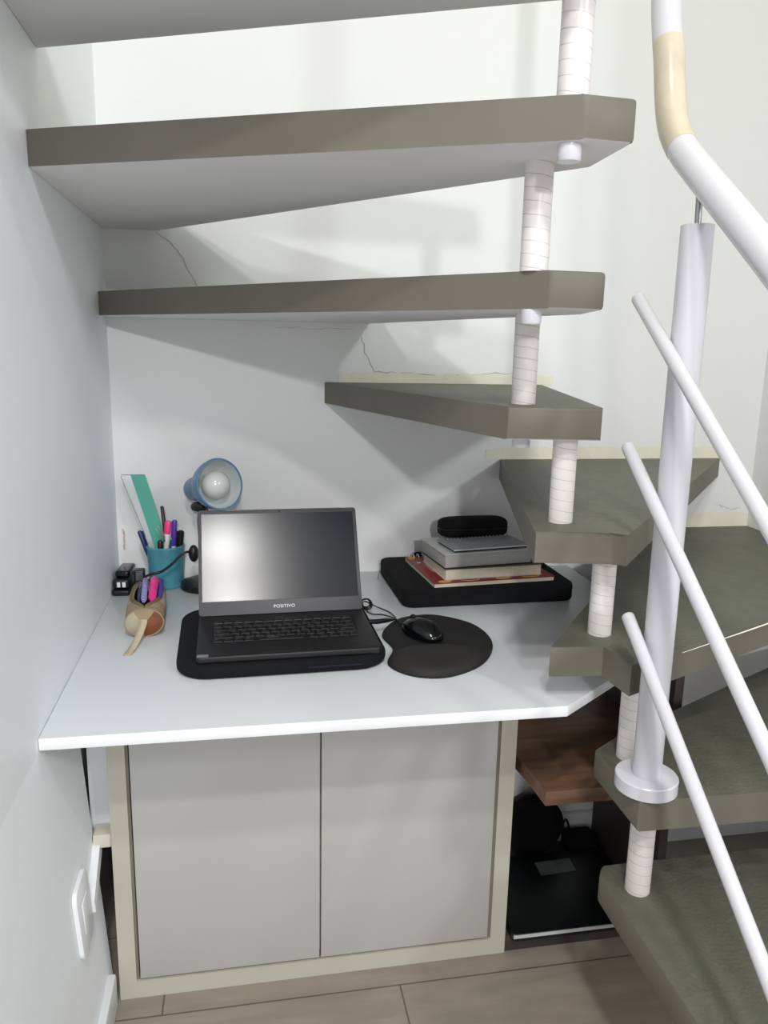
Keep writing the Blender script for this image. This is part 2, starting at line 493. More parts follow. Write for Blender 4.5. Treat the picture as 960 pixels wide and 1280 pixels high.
for k, (poly, label) in treads.items():
    bm = bmesh.new()
    add_prism(bm, poly, T[k]-TH, T[k], 0, 1, 2)
    es = [e for e in bm.edges if all(v.co.x > 0.01 and v.co.x < 1.58 and v.co.y < -0.01 for v in e.verts)]
    bevel(bm, 0.005, 2, es)
    for f in bm.faces:
        if f.normal.z > 0.9: f.material_index = 1
        elif f.normal.z < -0.9: f.material_index = 2
        elif f.material_index == 2 or f.normal.z > -0.2: f.material_index = 0
    o = link_mesh('stair_tread', bm, [M['olive'], M['olive_top'], M['under']], smooth=True, angle=30)
    tag(o, label, 'stair tread', 'winding stair treads')
    worn = dict(F=[(0.93, -0.7865), (1.10, -0.7082), (1.28, -0.6233), (1.45, -0.5428)], G=[(0.96, -0.8868), (1.15, -0.8908), (1.35, -0.8942)])
    if k in worn:
        w_ = tube('worn_edge', [(x, y, T[k]-0.0022) for x, y in worn[k]], [0.0013 if 0 < i < len(worn[k])-1 else 0.0004 for i in range(len(worn[k]))], M['plaster'], o, 6)
        w_['label'] = 'pale worn paint along the front edge'

def spacer(k, nxt, x, y, label, cap=True):
    # wrapped tube standing on tread k, its bolt passing through to a round nut below the tread
    z0 = T[k]; z1 = T[nxt]-TH
    bm = bmesh.new(); add_tube(bm, [(0, 0, 0), (0, 0, z1-z0)], 0.0185, 28)
    o = link_mesh('stair_spacer_tube', bm, M['tape'], None, (x, y, z0), True, 50)
    tag(o, label, 'stair spacer', 'white spacer tubes between treads')
    if cap:
        bm = bmesh.new(); lathe(bm, [(0, -TH-0.019), (0.0125, -TH-0.019), (0.0138, -TH-0.017), (0.0138, -TH), (0, -TH)], 24)
        link_mesh('bolt_cap', bm, M['rail'], o, smooth=True)
spacer('B', 'A', 0.659, -0.905+0.025, 'white wrapped tube standing on the second highest tread, cut by the top of view')
spacer('C', 'B', 0.660, -0.785, 'white wrapped tube between the wide white bottomed tread and the eye level tread')
spacer('D', 'C', 0.704, -0.655, 'white wrapped tube standing on the triangular tread by the cracked wall')
spacer('E', 'D', 0.767, -0.678, 'white wrapped tube standing on the tread that overhangs the books')
spacer('F', 'E', 0.838, -0.697, 'white wrapped tube standing on the tread just above the desk end', False)
spacer('G', 'F', 0.869, -0.765, 'white wrapped tube right behind the round base of the railing post', False)
spacer('H', 'G', 0.862, -0.839, 'lowest white wrapped tube, standing on the bottom tread', False)

# ------------------------------------------------------------------ railing
RL = empty('stair_railing', (0.853, -0.849, T['G']), 'white tubular stair railing with post, handrail and three sloping bars', 'railing')
def loc(p): return Vector(p) - Vector((0.853, -0.849, T['G']))
post = tube('post', [loc((0.853, -0.849, T['G']+0.001)), loc((0.848, -0.850, 1.305))], 0.0205, M['rail'], RL, 28)
bm = bmesh.new(); lathe(bm, [(0, 0), (0.0445, 0), (0.0445, 0.0185), (0.0432, 0.0200), (0.0, 0.0205)], 40)
link_mesh('base_flange', bm, M['rail'], post, smooth=True)
tube('pin', [loc((0.848, -0.850, 1.30)), loc((0.846, -0.849, 1.360))], 0.0042, M['metal'], post, 10)
hp = [(0.845, -0.69, 2.10), (0.845, -0.705, 1.80), (0.845, -0.727, 1.605), (0.845, -0.747, 1.53), (0.845, -0.763, 1.465), (0.845, -0.779, 1.431), (0.845, -0.806, 1.401), (0.845, -0.846, 1.369), (0.845, -0.997, 1.253), (0.845, -1.45, 0.90)]
tube('handrail', [loc(p) for p in spline(hp, 6)], 0.0195, M['rail'], RL, 28)
wrap = [p for p in spline(hp, 6) if 1.4025 < p.z < 1.552]
o = tube('yellowed_wrap', [loc(p) for p in wrap], 0.0200, M['yellowed'], RL, 28)
o['label'] = 'yellowed stretch of handrail at the bend'
for (y0, z0), (y1, z1) in (((-0.767, 1.222), (-1.081, 0.979)), ((-0.774, 1.019), (-1.124, 0.746)), ((-0.816, 0.782), (-1.169, 0.509))):
    d = Vector((0, y1-y0, z1-z0)).normalized()
    a = Vector((0.818, y0, z0)); b = a + d*0.75
    bm = bmesh.new(); add_tube(bm, [loc(a), loc(a+d*0.0015), loc(a+d*0.004), loc(b)], [0.006, 0.0082, 0.0092, 0.0092], 18)
    link_mesh('rail', bm, M['rail'], RL, smooth=True, angle=50)

# ------------------------------------------------------------------ desk and cabinet
DZ = 0.616
bm = bmesh.new()
add_prism(bm, [(0.0008, -0.0008), (0.0008, -0.752), (0.766, -0.757), (1.088, -0.515), (1.088, -0.0008)], DZ-0.018, DZ, 1, 0, 0)
bevel(bm, 0.0012, 2)
for f in bm.faces: f.material_index = 0 if abs(f.normal.z) > 0.8 else 1
o = link_mesh('desk', bm, [M['desk'], M['desk_edge']], smooth=True)
tag(o, 'white laminate desk slab with cut corner built in under the stair', 'desk')

CB = empty('cabinet', (0.4, -0.555, 0), 'white two door cabinet with cream frame under the desk', 'cabinet')
def cl(name, x0, x1, y0, y1, z0, z1, mat, bev=0.0, parent=CB):
    return box(name, x0-0.4, x1-0.4, y0+0.555, y1+0.555, z0, z1, mat, parent, bev)
cl('carcass', 0.055, 0.764, -0.535, -0.02, 0.002, 0.590, M['frame'])
bm = bmesh.new()
for (x0, x1, z0, z1) in ((0.051, 0.080, 0.0, 0.597), (0.736, 0.766, 0.0, 0.597), (0.080, 0.736, 0.0, 0.034), (0.080, 0.736, 0.575, 0.597)):
    add_box(bm, x0-0.4, x1-0.4, 0.0, 0.02, z0, z1)
link_mesh('frame', bm, M['frame'], CB)
bm = bmesh.new()
for (x0, x1, z0, z1) in ((0.080, 0.0845, 0.034, 0.575), (0.7315, 0.736, 0.034, 0.575), (0.0845, 0.7315, 0.034, 0.0385)):
    add_box(bm, x0-0.4, x1-0.4, 0.005, 0.02, z0, z1)
link_mesh('inner_bead', bm, M['frame_dark'], CB)
cl('door', 0.087, 0.4055, -0.556, -0.536, 0.040, 0.574, M['door'], 0.001)
cl('door', 0.4085, 0.7295, -0.556, -0.536, 0.040, 0.574, M['door'], 0.001)

# electrical things on the left wall
o = empty('wall_socket', (0.0220, -0.672, 0.276), 'white socket cover plate on the left wall below the desk', 'socket')
o.rotation_euler = (0, R(-3.8), 0)
bm = bmesh.new()
poly = round_poly(-0.040, 0.040, -0.058, 0.058, 0.016)
add_prism(bm, poly, 0.0, 0.007); bevel(bm, 0.002, 2, [e for e in bm.edges if all(v.co.z > 0.006 for v in e.verts)])
bmesh.ops.rotate(bm, verts=bm.verts[:], matrix=Matrix(((0, 0, 1), (1, 0, 0), (0, 1, 0))), cent=(0, 0, 0))
link_mesh('cover_plate', bm, M['outlet'], o, smooth=True)
box('socket_insert', 0.0070, 0.0085, -0.016, 0.016, -0.026, 0.026, M['outlet'], o, 0.0006)
bm = bmesh.new()
add_prism(bm, [(-0.632, 0.244), (-0.632, 0.266), (-0.540, 0.315), (-0.540, 0.293)], 0.0, 0.012)
for v in bm.verts: v.co = Vector((0.040*(1-v.co.y/0.598) + v.co.z, v.co.x, v.co.y))
add_box(bm, 0.0120, 0.0495, -0.515, -0.500, 0.285, 0.5965)
o = link_mesh('cable_trunking', bm, M['trim']); tag(o, 'white cable trunking running from the socket plate up beside the cabinet', 'cable trunking')
o2 = box('clip', 0.0200, 0.0500, -0.550, -0.500, 0.303, 0.328, M['clip'], o, 0.002)
o2['label'] = 'cream corner clip'

# ------------------------------------------------------------------ niche beside the cabinet
o = box('side_panel', 1.068, 1.086, -0.562, -0.2840, 0.0, 0.597, M['dark_wood'], bev=0.001)
tag(o, 'dark wood upright panel at the right side of the niche', 'panel')
o = box('base_board', 0.7675, 1.067, -0.552, -0.2845, 0.0, 0.034, M['dark_wood'], bev=0.001)
tag(o, 'dark wood base board on the floor under the black scale', 'board')
# brown shelf, left side with a dipped curve near the front
bm = bmesh.new()
poly = [(0.7675, -0.2840), (0.7675, -0.47)] + [(0.7675+0.018*math.sin(math.pi/2*k/8), -0.47-0.185*k/8) for k in range(1, 9)] + [(0.93, -0.655), (1.067, -0.575), (1.067, -0.2840)]
add_prism(bm, poly, 0.378, 0.405); bevel(bm, 0.0015, 2)
o = link_mesh('wooden_shelf', bm, M['wood'], smooth=True, angle=30)
tag(o, 'brown wooden shelf board in the niche right of the cabinet', 'shelf')

SCL = empty('bathroom_scale', (0.92, -0.46, 0.035), 'black glass bathroom scale with small grey display lying in the niche', 'bathroom scale')
o = slab_rounded('glass_top', round_poly(-0.145, 0.140, -0.112, 0.118, 0.008), 0.010, 0.017, 0.002, M['glass_scale'], SCL)
o = slab_rounded('underbody', round_poly(-0.145, 0.140, -0.112, 0.118, 0.010), 0.000, 0.0105, 0.002, M['black_plastic'], SCL)
bm = bmesh.new(); add_box(bm, -0.143, 0.138, -0.1135, -0.110, 0.009, 0.0155)
o = link_mesh('edge_shine_strip', bm, M['edge_shine'], SCL); o['label'] = 'pale strip painted as the shine of the glass edge'
bm = bmesh.new(); add_prism(bm, [(-0.027, 0.044), (0.054, 0.047), (0.056, 0.088), (-0.026, 0.086)], 0.0165, 0.0178)
o = link_mesh('display', bm, M['display'], SCL); o['label'] = 'grey display window'

bm = bmesh.new()
bmesh.ops.create_uvsphere(bm, u_segments=32, v_segments=20, radius=1.0)
for v in bm.verts:
    x, y, z = v.co
    s = 1.0 + (0.10 if z < 0 else 0)*abs(z)
    v.co = (x*0.066*s, (1 if y > 0 else -1)*abs(y)**0.6*0.026, z*0.070 + 0.071)
RB = link_mesh('round_bag', bm, M['black_fabric'], None, (0.912, -0.312, 0.034), True, 80)
tag(RB, 'black rounded bag standing in the niche behind the scale', 'bag')
tube('zipper', [(0.0655*1.0*math.cos(a), -0.012, 0.071+0.069*math.sin(a)) for a in [2*math.pi*k/40 for k in range(40)]], 0.0016, M['black_fabric'], RB, 8, closed=True)
PB = slab_rounded('small_black_case', round_poly(-0.036, 0.036, -0.026, 0.026, 0.012), 0, 0.040, 0.010, M['black_fabric'], None, (1.024, -0.315, 0.034))
tag(PB, 'small black case with upright loop, right of the rounded bag in the niche', 'case')
tube('loop_handle', spline([(-0.036, 0, 0.030), (-0.042, 0, 0.058), (-0.036, 0, 0.076), (-0.028, 0, 0.060), (-0.026, 0, 0.034)], 6), 0.0026, M['black_plastic'], PB, 8)

# ------------------------------------------------------------------ laptop on its sleeve
o = slab_rounded('laptop_sleeve', round_poly(-0.178, 0.176, -0.150, 0.150, 0.055, 8), 0.0, 0.0235, 0.009, M['black_fabric'], None, (0.343, -0.440, DZ+0.0005))
o.rotation_euler = (0, 0, R(1.5))
tag(o, 'black padded laptop sleeve lying under the open laptop', 'laptop sleeve')
tube('zipper', [(0.035+0.09*k/12, -0.1505, 0.0125) for k in range(13)], 0.0016, nmat('dark_navy_zip', (26, 26, 44), 0.6, 0.3), o, 6)

LP = empty('laptop', (0.351, -0.378, DZ+0.0245), 'open black laptop with dark matte screen on the desk', 'laptop', rz=R(1.3))
LW, LD = 0.154, 0.200
slab_rounded('base', round_poly(-LW, LW, -LD, 0.004, 0.008), 0.0, 0.0115, 0.003, M['laptop'], LP)
kb = box('keyboard', -0.131, 0.128, -0.138, -0.030, 0.0112, 0.0118, M['black_plastic'], LP)
kbm = bmesh.new(); add_box(kbm, -0.5, 0.5, -0.5, 0.5, 0, 1)
for f in list(kbm.faces):
    pass
for v in kbm.verts:
    if v.co.z > 0.5: v.co.x *= 0.86; v.co.y *= 0.84
kbm.normal_update()
keyme = bpy.data.meshes.new('key'); 
# small pale legend on the key top
add_prism(kbm, [(-0.30, 0.02), (-0.06, 0.02), (-0.06, 0.30), (-0.30, 0.30)], 0.98, 1.04, 1)
kbm.to_mesh(keyme); kbm.free(); keyme.materials.append(M['key']); keyme.materials.append(M['keymark'])
for row in range(6):
    y = -0.041 - row*0.0178
    if row == 5: widths = [1, 1, 1, 1, 5.2, 1, 1, 1, 1, 1]
    else: widths = [[1]*14, [1]*13+[1.4], [1.4]+[1]*13, [1.7]+[1]*11+[1.7], [2.1]+[1]*10+[2.2]][row]
    tot = sum(widths); x = -0.128
    for wd in widths:
        w = 0.252*wd/tot
        k = bpy.data.objects.new('key', keyme); COL.objects.link(k); k.parent = kb
        k.location = (x+w/2, y, 0.0118); k.scale = (w*0.86, 0.0150 if row else 0.011, 0.0012)
        x += w
tp = box('touchpad', -0.055, 0.045, -0.192, -0.146, 0.0113, 0.0117, M['laptop'], LP, 0.0002)
st = box('sticker', -0.152, -0.134, -0.1985, -0.188, 0.0114, 0.0117, M['sticker'], LP); st['label'] = 'small grey sticker on the front corner'
sc = bpy.data.objects.new('screen_lid', None)
bm = bmesh.new()
add_prism(bm, round_poly(-LW, LW, 0.0, 0.206, 0.005), -0.006, 0.0)
bevel(bm, 0.0012, 2)
sc = link_mesh('screen_lid', bm, M['bezel'], LP, (0, -0.003, 0.0125), True)
sc.rotation_euler = (R(60.5), 0, 0)
disp = nmat('matte_display', (22, 26, 33), 0.205, 0.40)
box('display_panel', -0.1475, 0.1475, 0.026, 0.1975, -0.001, 0.0008, disp, sc, 0.0)
wc = bmesh.new(); lathe(wc, [(0, 0.0), (0.0018, 0.0), (0.0018, 0.0006), (0, 0.0006)], 12)
link_mesh('webcam', wc, M['black_gloss'], sc, (0.002, 0.2018, 0.0))
box('rubber_strip', -0.10, -0.045, 0.2035, 0.2058, -0.0005, 0.0012, M['black_plastic'], sc)
box('rubber_strip', 0.060, 0.125, 0.2035, 0.2058, -0.0005, 0.0012, M['black_plastic'], sc)
def text_mesh(name, body, size, mat, parent, loc_, rot=(0, 0, 0), bold=0.0, ext=0.0002):
    cu = bpy.data.curves.new(name, 'FONT'); cu.body = body; cu.size = size; cu.extrude = ext; cu.offset = bold
    cu.space_character = 1.08; cu.align_x = 'CENTER'; cu.align_y = 'CENTER'; cu.resolution_u = 3
    tmp = bpy.data.objects.new(name, cu); COL.objects.link(tmp)
    bpy.context.view_layer.update()
    me = bpy.data.meshes.new_from_object(tmp.evaluated_get(bpy.context.evaluated_depsgraph_get()))
    bpy.data.objects.remove(tmp)
    me.materials.clear(); me.materials.append(mat)
    ob = bpy.data.objects.new(name, me); COL.objects.link(ob); ob.parent = parent
    ob.location = loc_; ob.rotation_euler = rot
    return ob
text_mesh('brand_lettering', 'POSITIVO', 0.0088, M['white_print'], sc, (0.004, 0.0125, 0.0004), (0, 0, 0), 0.00003)

# ------------------------------------------------------------------ mouse pad and mouse
pad = [(0.664, -0.340), (0.722, -0.400), (0.730, -0.495), (0.686, -0.585), (0.614, -0.632), (0.553, -0.622), (0.520, -0.570), (0.541, -0.503), (0.534, -0.432), (0.570, -0.363), (0.613, -0.338)]
pp = [(p.x, p.y) for p in spline([(x, y, 0) for x, y in pad[::-1]], 6, True)]
MP = slab_rounded('mouse_pad', pp, 0.0, 0.0045, 0.0018, M['dark_rubber'], None, (0, 0, DZ+0.0003))
tag(MP, 'black rounded mouse pad with raised wrist rest on the desk', 'mouse pad')
low = [q for q in pp if q[1] < -0.522]
low = sorted(low, key=lambda q: math.atan2(q[1]+0.56, q[0]-0.62))
# outline of the rest: lower part of the pad closed by a gentle arc
arc = [(0.695, -0.535), (0.67, -0.524), (0.63, -0.513), (0.59, -0.510), (0.555, -0.517)]
a0 = [q for q in pp if q[1] < -0.53]
cx, cy = 0.615, -0.572
ring = sorted(a0 + arc, key=lambda q: math.atan2(q[1]-cy, q[0]-cx))
bm = bmesh.new(); prev = None
for s_, h in ((0.985, 0.004), (0.965, 0.009), (0.91, 0.0135), (0.80, 0.0165), (0.6, 0.018), (0.3, 0.0185)):
    cur = [bm.verts.new((cx+(x-cx)*s_, cy+(y-cy)*s_, h)) for x, y in ring]
    if prev:
        for k in range(len(cur)): bm.faces.new((prev[k], prev[(k+1) % len(cur)], cur[(k+1) % len(cur)], cur[k]))
    prev = cur
bm.faces.new(prev)
link_mesh('wrist_rest', bm, M['pad_rest'], MP, smooth=True, angle=80)

MO = empty('computer_mouse', (0.606, -0.452, DZ+0.0055), 'glossy black wired mouse resting on the mouse pad', 'computer mouse', rz=R(30))
bm = bmesh.new(); bmesh.ops.create_uvsphere(bm, u_segments=32, v_segments=20, radius=1)
for v in bm.verts:
    x, y, z = v.co
    wd = 0.0265*(1.0 - 0.10*y)
    v.co = (math.copysign(abs(x)**0.85, x)*wd, y*0.049, (0.030*(1-0.16*y*y)*z + 0.0 if z > 0 else z*0.004) + 0.004)
bdy = link_mesh('body', bm, M['black_gloss'], MO, smooth=True, angle=80)
bm = bmesh.new(); lathe(bm, [(0, -0.003), (0.0085, -0.003), (0.0095, 0), (0.0085, 0.003), (0, 0.003)], 20)
w_ = link_mesh('scroll_wheel', bm, M['dark_rubber'], MO, (0, 0.024, 0.0258), True); w_.rotation_euler = (0, R(90), 0)
# cable: local coordinates of the mouse
inv = Matrix.Rotation(R(30), 4, 'Z').to_4x4(); inv.translation = Vector((0.606, -0.452, DZ+0.0055)); inv = inv.inverted()
cab = [(0.579, -0.402, DZ+0.012), (0.572, -0.36, DZ+0.008), (0.556, -0.322, DZ+0.003), (0.535, -0.315, DZ+0.003), (0.522, -0.318, DZ+0.012), (0.517, -0.30, DZ+0.02),
       (0.525, -0.285, DZ+0.02), (0.548, -0.285, DZ+0.008), (0.570, -0.305, DZ+0.003), (0.574, -0.335, DZ+0.006), (0.572, -0.375, DZ+0.012), (0.560, -0.405, DZ+0.022)]
tube('cable', [inv @ p for p in spline(cab, 8)], 0.0014, M['black_plastic'], MO, 8)
for i in range(4):
    c = Vector((0.522, -0.306+0.003*i, DZ+0.021)); rr = 0.0135-0.001*i
    tube('cable_coil', [inv @ (c+Vector((rr*math.cos(a), 0.35*rr*math.sin(a)+0.003*math.sin(2*a), 0.72*rr*math.sin(a)))) for a in [2*math.pi*k/24 for k in range(24)]], 0.0016, M['black_plastic'], MO, 8, closed=True)
tube('usb_plug', [inv @ Vector(p) for p in ((0.507, -0.432, DZ+0.030), (0.524, -0.428, DZ+0.028), (0.544, -0.418, DZ+0.026), (0.560, -0.405, DZ+0.022))], [0.0045, 0.005, 0.0045, 0.0022], M['black_plastic'], MO, 10)

# ------------------------------------------------------------------ laptop bag with books
BG = slab_rounded('laptop_bag', round_poly(-0.192, 0.192, -0.136, 0.136, 0.026, 6), 0, 0.0385, 0.006, M['black_fabric'], None, (0.795, -0.146, DZ+0.0005))
BG.rotation_euler = (0, 0, R(1.2))
tag(BG, 'black padded laptop bag lying flat on the desk under the books', 'bag')
tube('zipper', [Vector((x*1.004, y*1.004, 0.026)) for x, y in round_poly(-0.191, 0.191, -0.135, 0.135, 0.026, 6)], 0.0016, M['black_fabric'], BG, 6, closed=True)
tube('zipper_pull', spline([(-0.190, 0.07, 0.027), (-0.200, 0.075, 0.022), (-0.205, 0.074, 0.010), (-0.207, 0.070, 0.002)], 5), 0.0008, M['black_plastic'], BG, 6)
bm = bmesh.new(); bmesh.ops.create_uvsphere(bm, u_segments=16, v_segments=10, radius=1)
for v in bm.verts: v.co = Vector((v.co.x*0.018, v.co.y*0.010, v.co.z*0.011))
link_mesh('carry_handle', bm, M['black_fabric'], BG, (-0.098, 0.112, 0.044), True, 80)

NZ = DZ+0.0377
NB = empty('spiral_notebook', (0.803, -0.150, NZ), 'red spiral notebook with golden swirls, lowest of the stack on the black bag', 'notebook', rz=R(5))
slab = box('page_block', -0.138, 0.138, -0.108, 0.106, 0.001, 0.0095, M['pages'], NB)
cov = box('front_cover', -0.140, 0.140, -0.110, 0.108, 0.0095, 0.0108, M['cover_red'], NB, 0.0004)
box('back_cover', -0.140, 0.140, -0.110, 0.108, 0.0, 0.001, M['cover_red'], NB)
for k in range(24):
    x = -0.130 + 0.0113*k
    tube('binding_wire', [(x + 0.002*a/6.283, 0.108+0.009*math.cos(a), 0.0068+0.009*math.sin(a)) for a in [2*math.pi*j/16 for j in range(17)]], 0.0010, M['white_plastic'], NB, 6)
def swirl(cx_, cy_, rx, ry, turns, a0):
    pts = []
    for j in range(int(26*turns)):
        a = a0 + 2*math.pi*j/26; q = 1-0.6*j/(26*turns)
        pts.append((cx_+rx*q*math.cos(a), cy_+ry*q*math.sin(a), 0.0109))
    return pts
for cx_, cy_, rx, ry in ((-0.112, -0.101, 0.018, 0.007), (-0.050, -0.096, 0.028, 0.011), (0.022, -0.100, 0.020, 0.007), (0.090, -0.097, 0.028, 0.010), (-0.127, 0.090, 0.009, 0.011)):
    tube('printed_swirl', swirl(cx_, cy_, rx, ry, 1.4, 0.4), 0.0013, M['gold'], cov, 6)
bm = bmesh.new(); lathe(bm, [(0, 0.0108), (0.0045, 0.0108), (0.0045, 0.0111), (0, 0.0111)], 16)
link_mesh('printed_emblem', bm, M['pages'], cov, (-0.122, 0.052, 0))
fp = nmat('faint_print', (196, 140, 132), 0.6, 0.3)
bm = bmesh.new()
for k in range(7):
    add_box(bm, -0.1145, -0.1145+0.004+0.002*(k % 2), 0.030-0.009*k, 0.036-0.009*k, 0.0107, 0.0110)
link_mesh('printed_marks', bm, fp, cov)

BK = empty('paperback_book', (0.808, -0.166, NZ+0.0112), 'thick cream paged book between the red notebook and the grey hardcover', 'book', rz=R(5))
box('page_block', -0.111, 0.111, -0.074, 0.076, 0.001, 0.0225, M['pages'], BK, 0.0006)
box('cover', -0.113, 0.113, -0.076, 0.078, 0.0225, 0.0237, nmat('dark_cover', (96, 84, 78), 0.4, 0.4, 0.25, 60), BK, 0.0003)
box('back_cover', -0.113, 0.113, -0.076, 0.078, 0.0, 0.001, M['cover_white'], BK)
box('printed_mark', 0.030, 0.052, -0.0737, -0.0729, 0.010, 0.0112, M['crack'], BK)

GB = empty('hardcover_book', (0.795, -0.166, NZ+0.0352), 'thick grey white hardcover book under the wire bound notebook', 'book', rz=R(7.5))
box('page_block', -0.102, 0.102, -0.067, 0.075, 0.0015, 0.0300, M['grey_pages'], GB, 0.0008)
box('front_cover', -0.105, 0.105, -0.070, 0.078, 0.0300, 0.0322, M['cover_white'], GB, 0.0006)
box('back_cover', -0.105, 0.105, -0.070, 0.078, 0.0, 0.0015, M['black_plastic'], GB, 0.0004)
WN = empty('wire_notebook', (0.804, -0.176, NZ+0.0678), 'thin grey wire bound notebook lying on the hardcover, before the glasses case', 'notebook', rz=R(9))
box('page_block', -0.089, 0.089, -0.050, 0.038, 0.0006, 0.0050, M['black_plastic'], WN)
box('cover', -0.092, 0.092, -0.053, 0.040, 0.0050, 0.0068, M['cover_grey'], WN, 0.0005)
box('cover_edge', -0.092, 0.092, -0.0536, -0.0528, 0.0048, 0.0071, M['white_plastic'], WN)
for k in range(20):
    x = -0.085+0.00895*k
    tube('binding_wire', [(x, 0.040+0.0042*math.cos(a), 0.0042+0.0042*math.sin(a)) for a in [2*math.pi*j/12 for j in range(12)]], 0.0011, M['cover_grey'], WN, 6, closed=True)

# glasses case: long rounded clam shell
GC = empty('glasses_case', (0.806, -0.094, NZ+0.0678), 'black glasses case lying on top of the books against the wall', 'glasses case', rz=R(2))
def clam(z0, z1, zlo, name, mat):
    bm = bmesh.new(); bmesh.ops.create_uvsphere(bm, u_segments=40, v_segments=24, radius=1)
    for v in bm.verts:
        x, y, z = v.co
        x = math.copysign(abs(x)**0.42, x); y = math.copysign(abs(y)**0.6, y); z = math.copysign(abs(z)**0.42, z)
        v.co = (x*0.083, y*0.027, 0.0215+z*(0.025 if z > 0 else 0.0213))
    geom = bm.verts[:]+bm.edges[:]+bm.faces[:]
    bmesh.ops.bisect_plane(bm, geom=geom, plane_co=(0, 0, z1), plane_no=(0, 0, 1), clear_outer=True)
    geom = bm.verts[:]+bm.edges[:]+bm.faces[:]
    bmesh.ops.bisect_plane(bm, geom=geom, plane_co=(0, 0, z0), plane_no=(0, 0, -1), clear_outer=True)
    bmesh.ops.holes_fill(bm, edges=bm.edges[:])
    return link_mesh(name, bm, mat, GC, smooth=True, angle=60)
clam(-0.01, 0.0215, 0, 'lower_shell', M['black_fabric'])
clam(0.0225, 0.06, 0, 'upper_shell', M['black_fabric'])
tube('zipper', [(0.0835*math.copysign(abs(math.cos(a))**0.42, math.cos(a)), 0.0272*math.copysign(abs(math.sin(a))**0.6, math.sin(a)), 0.022) for a in [2*math.pi*k/60 for k in range(60)]], 0.0014, M['black_plastic'], GC, 6, closed=True)

# ------------------------------------------------------------------ desk lamp
DL = empty('desk_lamp', (0.195, -0.085, DZ), 'small blue desk lamp behind the laptop, its shade turned to the camera', 'desk lamp')
dl = lambda p: Vector(p)-Vector((0.195, -0.085, DZ))
bm = bmesh.new(); lathe(bm, [(0, 0.0005), (0.052, 0.0005), (0.054, 0.004), (0.052, 0.014), (0.030, 0.022), (0, 0.024)], 36)
link_mesh('base', bm, M['black_plastic'], DL, smooth=True)
neck = [(0.195, -0.085, DZ+0.02), (0.190, -0.085, DZ+0.09), (0.188, -0.088, DZ+0.15), (0.190, -0.090, DZ+0.175), (0.191, -0.088, DZ+0.188)]
tube('neck', [dl(p) for p in spline(neck, 6)], 0.0065, M['black_plastic'], DL, 14)
rim_c = Vector((0.234, -0.150, 0.861)); rear_c = Vector((0.173, -0.057, 0.833))
ax = (rim_c-rear_c); L = ax.length; q = ax.to_track_quat('Z', 'Y')
prof_out = [(0, 0), (0.020, 0), (0.025, 0.003), (0.0262, 0.010), (0.0268, 0.060), (0.030, 0.0635), (0.0390, 0.068), (0.0465, 0.078), (0.0520, 0.094), (0.0545, L-0.004), (0.0550, L), (0.0545, L+0.0015), (0.0515, L+0.0015), (0.0512, L-0.001)]
prof_in = [(0.0508, L-0.004), (0.0498, 0.096), (0.0445, 0.081), (0.0375, 0.0715), (0.029, 0.0675), (0.024, 0.066), (0, 0.066)]
bm = bmesh.new(); lathe(bm, prof_out, 44, 0)
n_out = len(bm.faces)
sh = link_mesh('lamp_shade', bm, M['lamp_blue'], DL, dl(rear_c), True, 50); sh.rotation_euler = q.to_euler()
bm = bmesh.new(); lathe(bm, [(0.0512, L-0.0005)]+prof_in, 44, 0)
shi = link_mesh('shade_lining', bm, M['lamp_in'], sh, None, True, 50); shi['label'] = 'pale grey inner lining of the shade'
bm = bmesh.new(); lathe(bm, [(0, 0.064), (0.013, 0.064), (0.014, 0.068), (0.020, 0.076), (0.0285, 0.086), (0.0305, 0.098), (0.0275, 0.111), (0.018, 0.121), (0.008, 0.1255), (0, 0.1265)], 32)
b_ = link_mesh('bulb', bm, M['bulb'], sh, None, True, 80); b_['label'] = 'white frosted bulb'
for ang in (135, 222):
    bm = bmesh.new(); bmesh.ops.create_uvsphere(bm, u_segments=14, v_segments=8, radius=1)
    for v in bm.verts: v.co = Vector((v.co.x*0.0022, v.co.y*0.0050, v.co.z*0.0095))
    a = R(ang); o = link_mesh('vent_slot', bm, M['black_plastic'], sh, (0.0400*math.cos(a), 0.0400*math.sin(a), 0.0750), True, 80)
    o.rotation_euler = (0, R(40), a)
tube('swivel_joint', [dl((0.176, -0.070, 0.797)), dl((0.188, -0.086, 0.800)), dl((0.200, -0.098, 0.802))], [0.010, 0.012, 0.010], M['black_plastic'], DL, 16)
tube('swivel_fork', [dl((0.201, -0.096, 0.804)), dl((0.204, -0.100, 0.788)), dl((0.200, -0.102, 0.770))], 0.004, M['black_plastic'], DL, 10)
bm = bmesh.new(); bmesh.ops.create_uvsphere(bm, u_segments=20, v_segments=12, radius=1)
for v in bm.verts: v.co = Vector((v.co.x*0.011, v.co.y*0.012, v.co.z*0.019))
link_mesh('cord_switch', bm, M['black_plastic'], DL, dl((0.173, -0.105, 0.700)), True, 80)
cord = [(0.172, -0.110, 0.705), (0.158, -0.115, 0.706), (0.145, -0.118, 0.699), (0.127, -0.120, 0.681), (0.104, -0.120, 0.665), (0.082, -0.120, 0.660), (0.068, -0.112, 0.650), (0.060, -0.075, 0.6305), (0.065, -0.025, 0.6185), (0.11, -0.008, 0.6185)]
tube('power_cord', [dl(p) for p in spline(cord, 8)], 0.0028, M['black_plastic'], DL, 10)

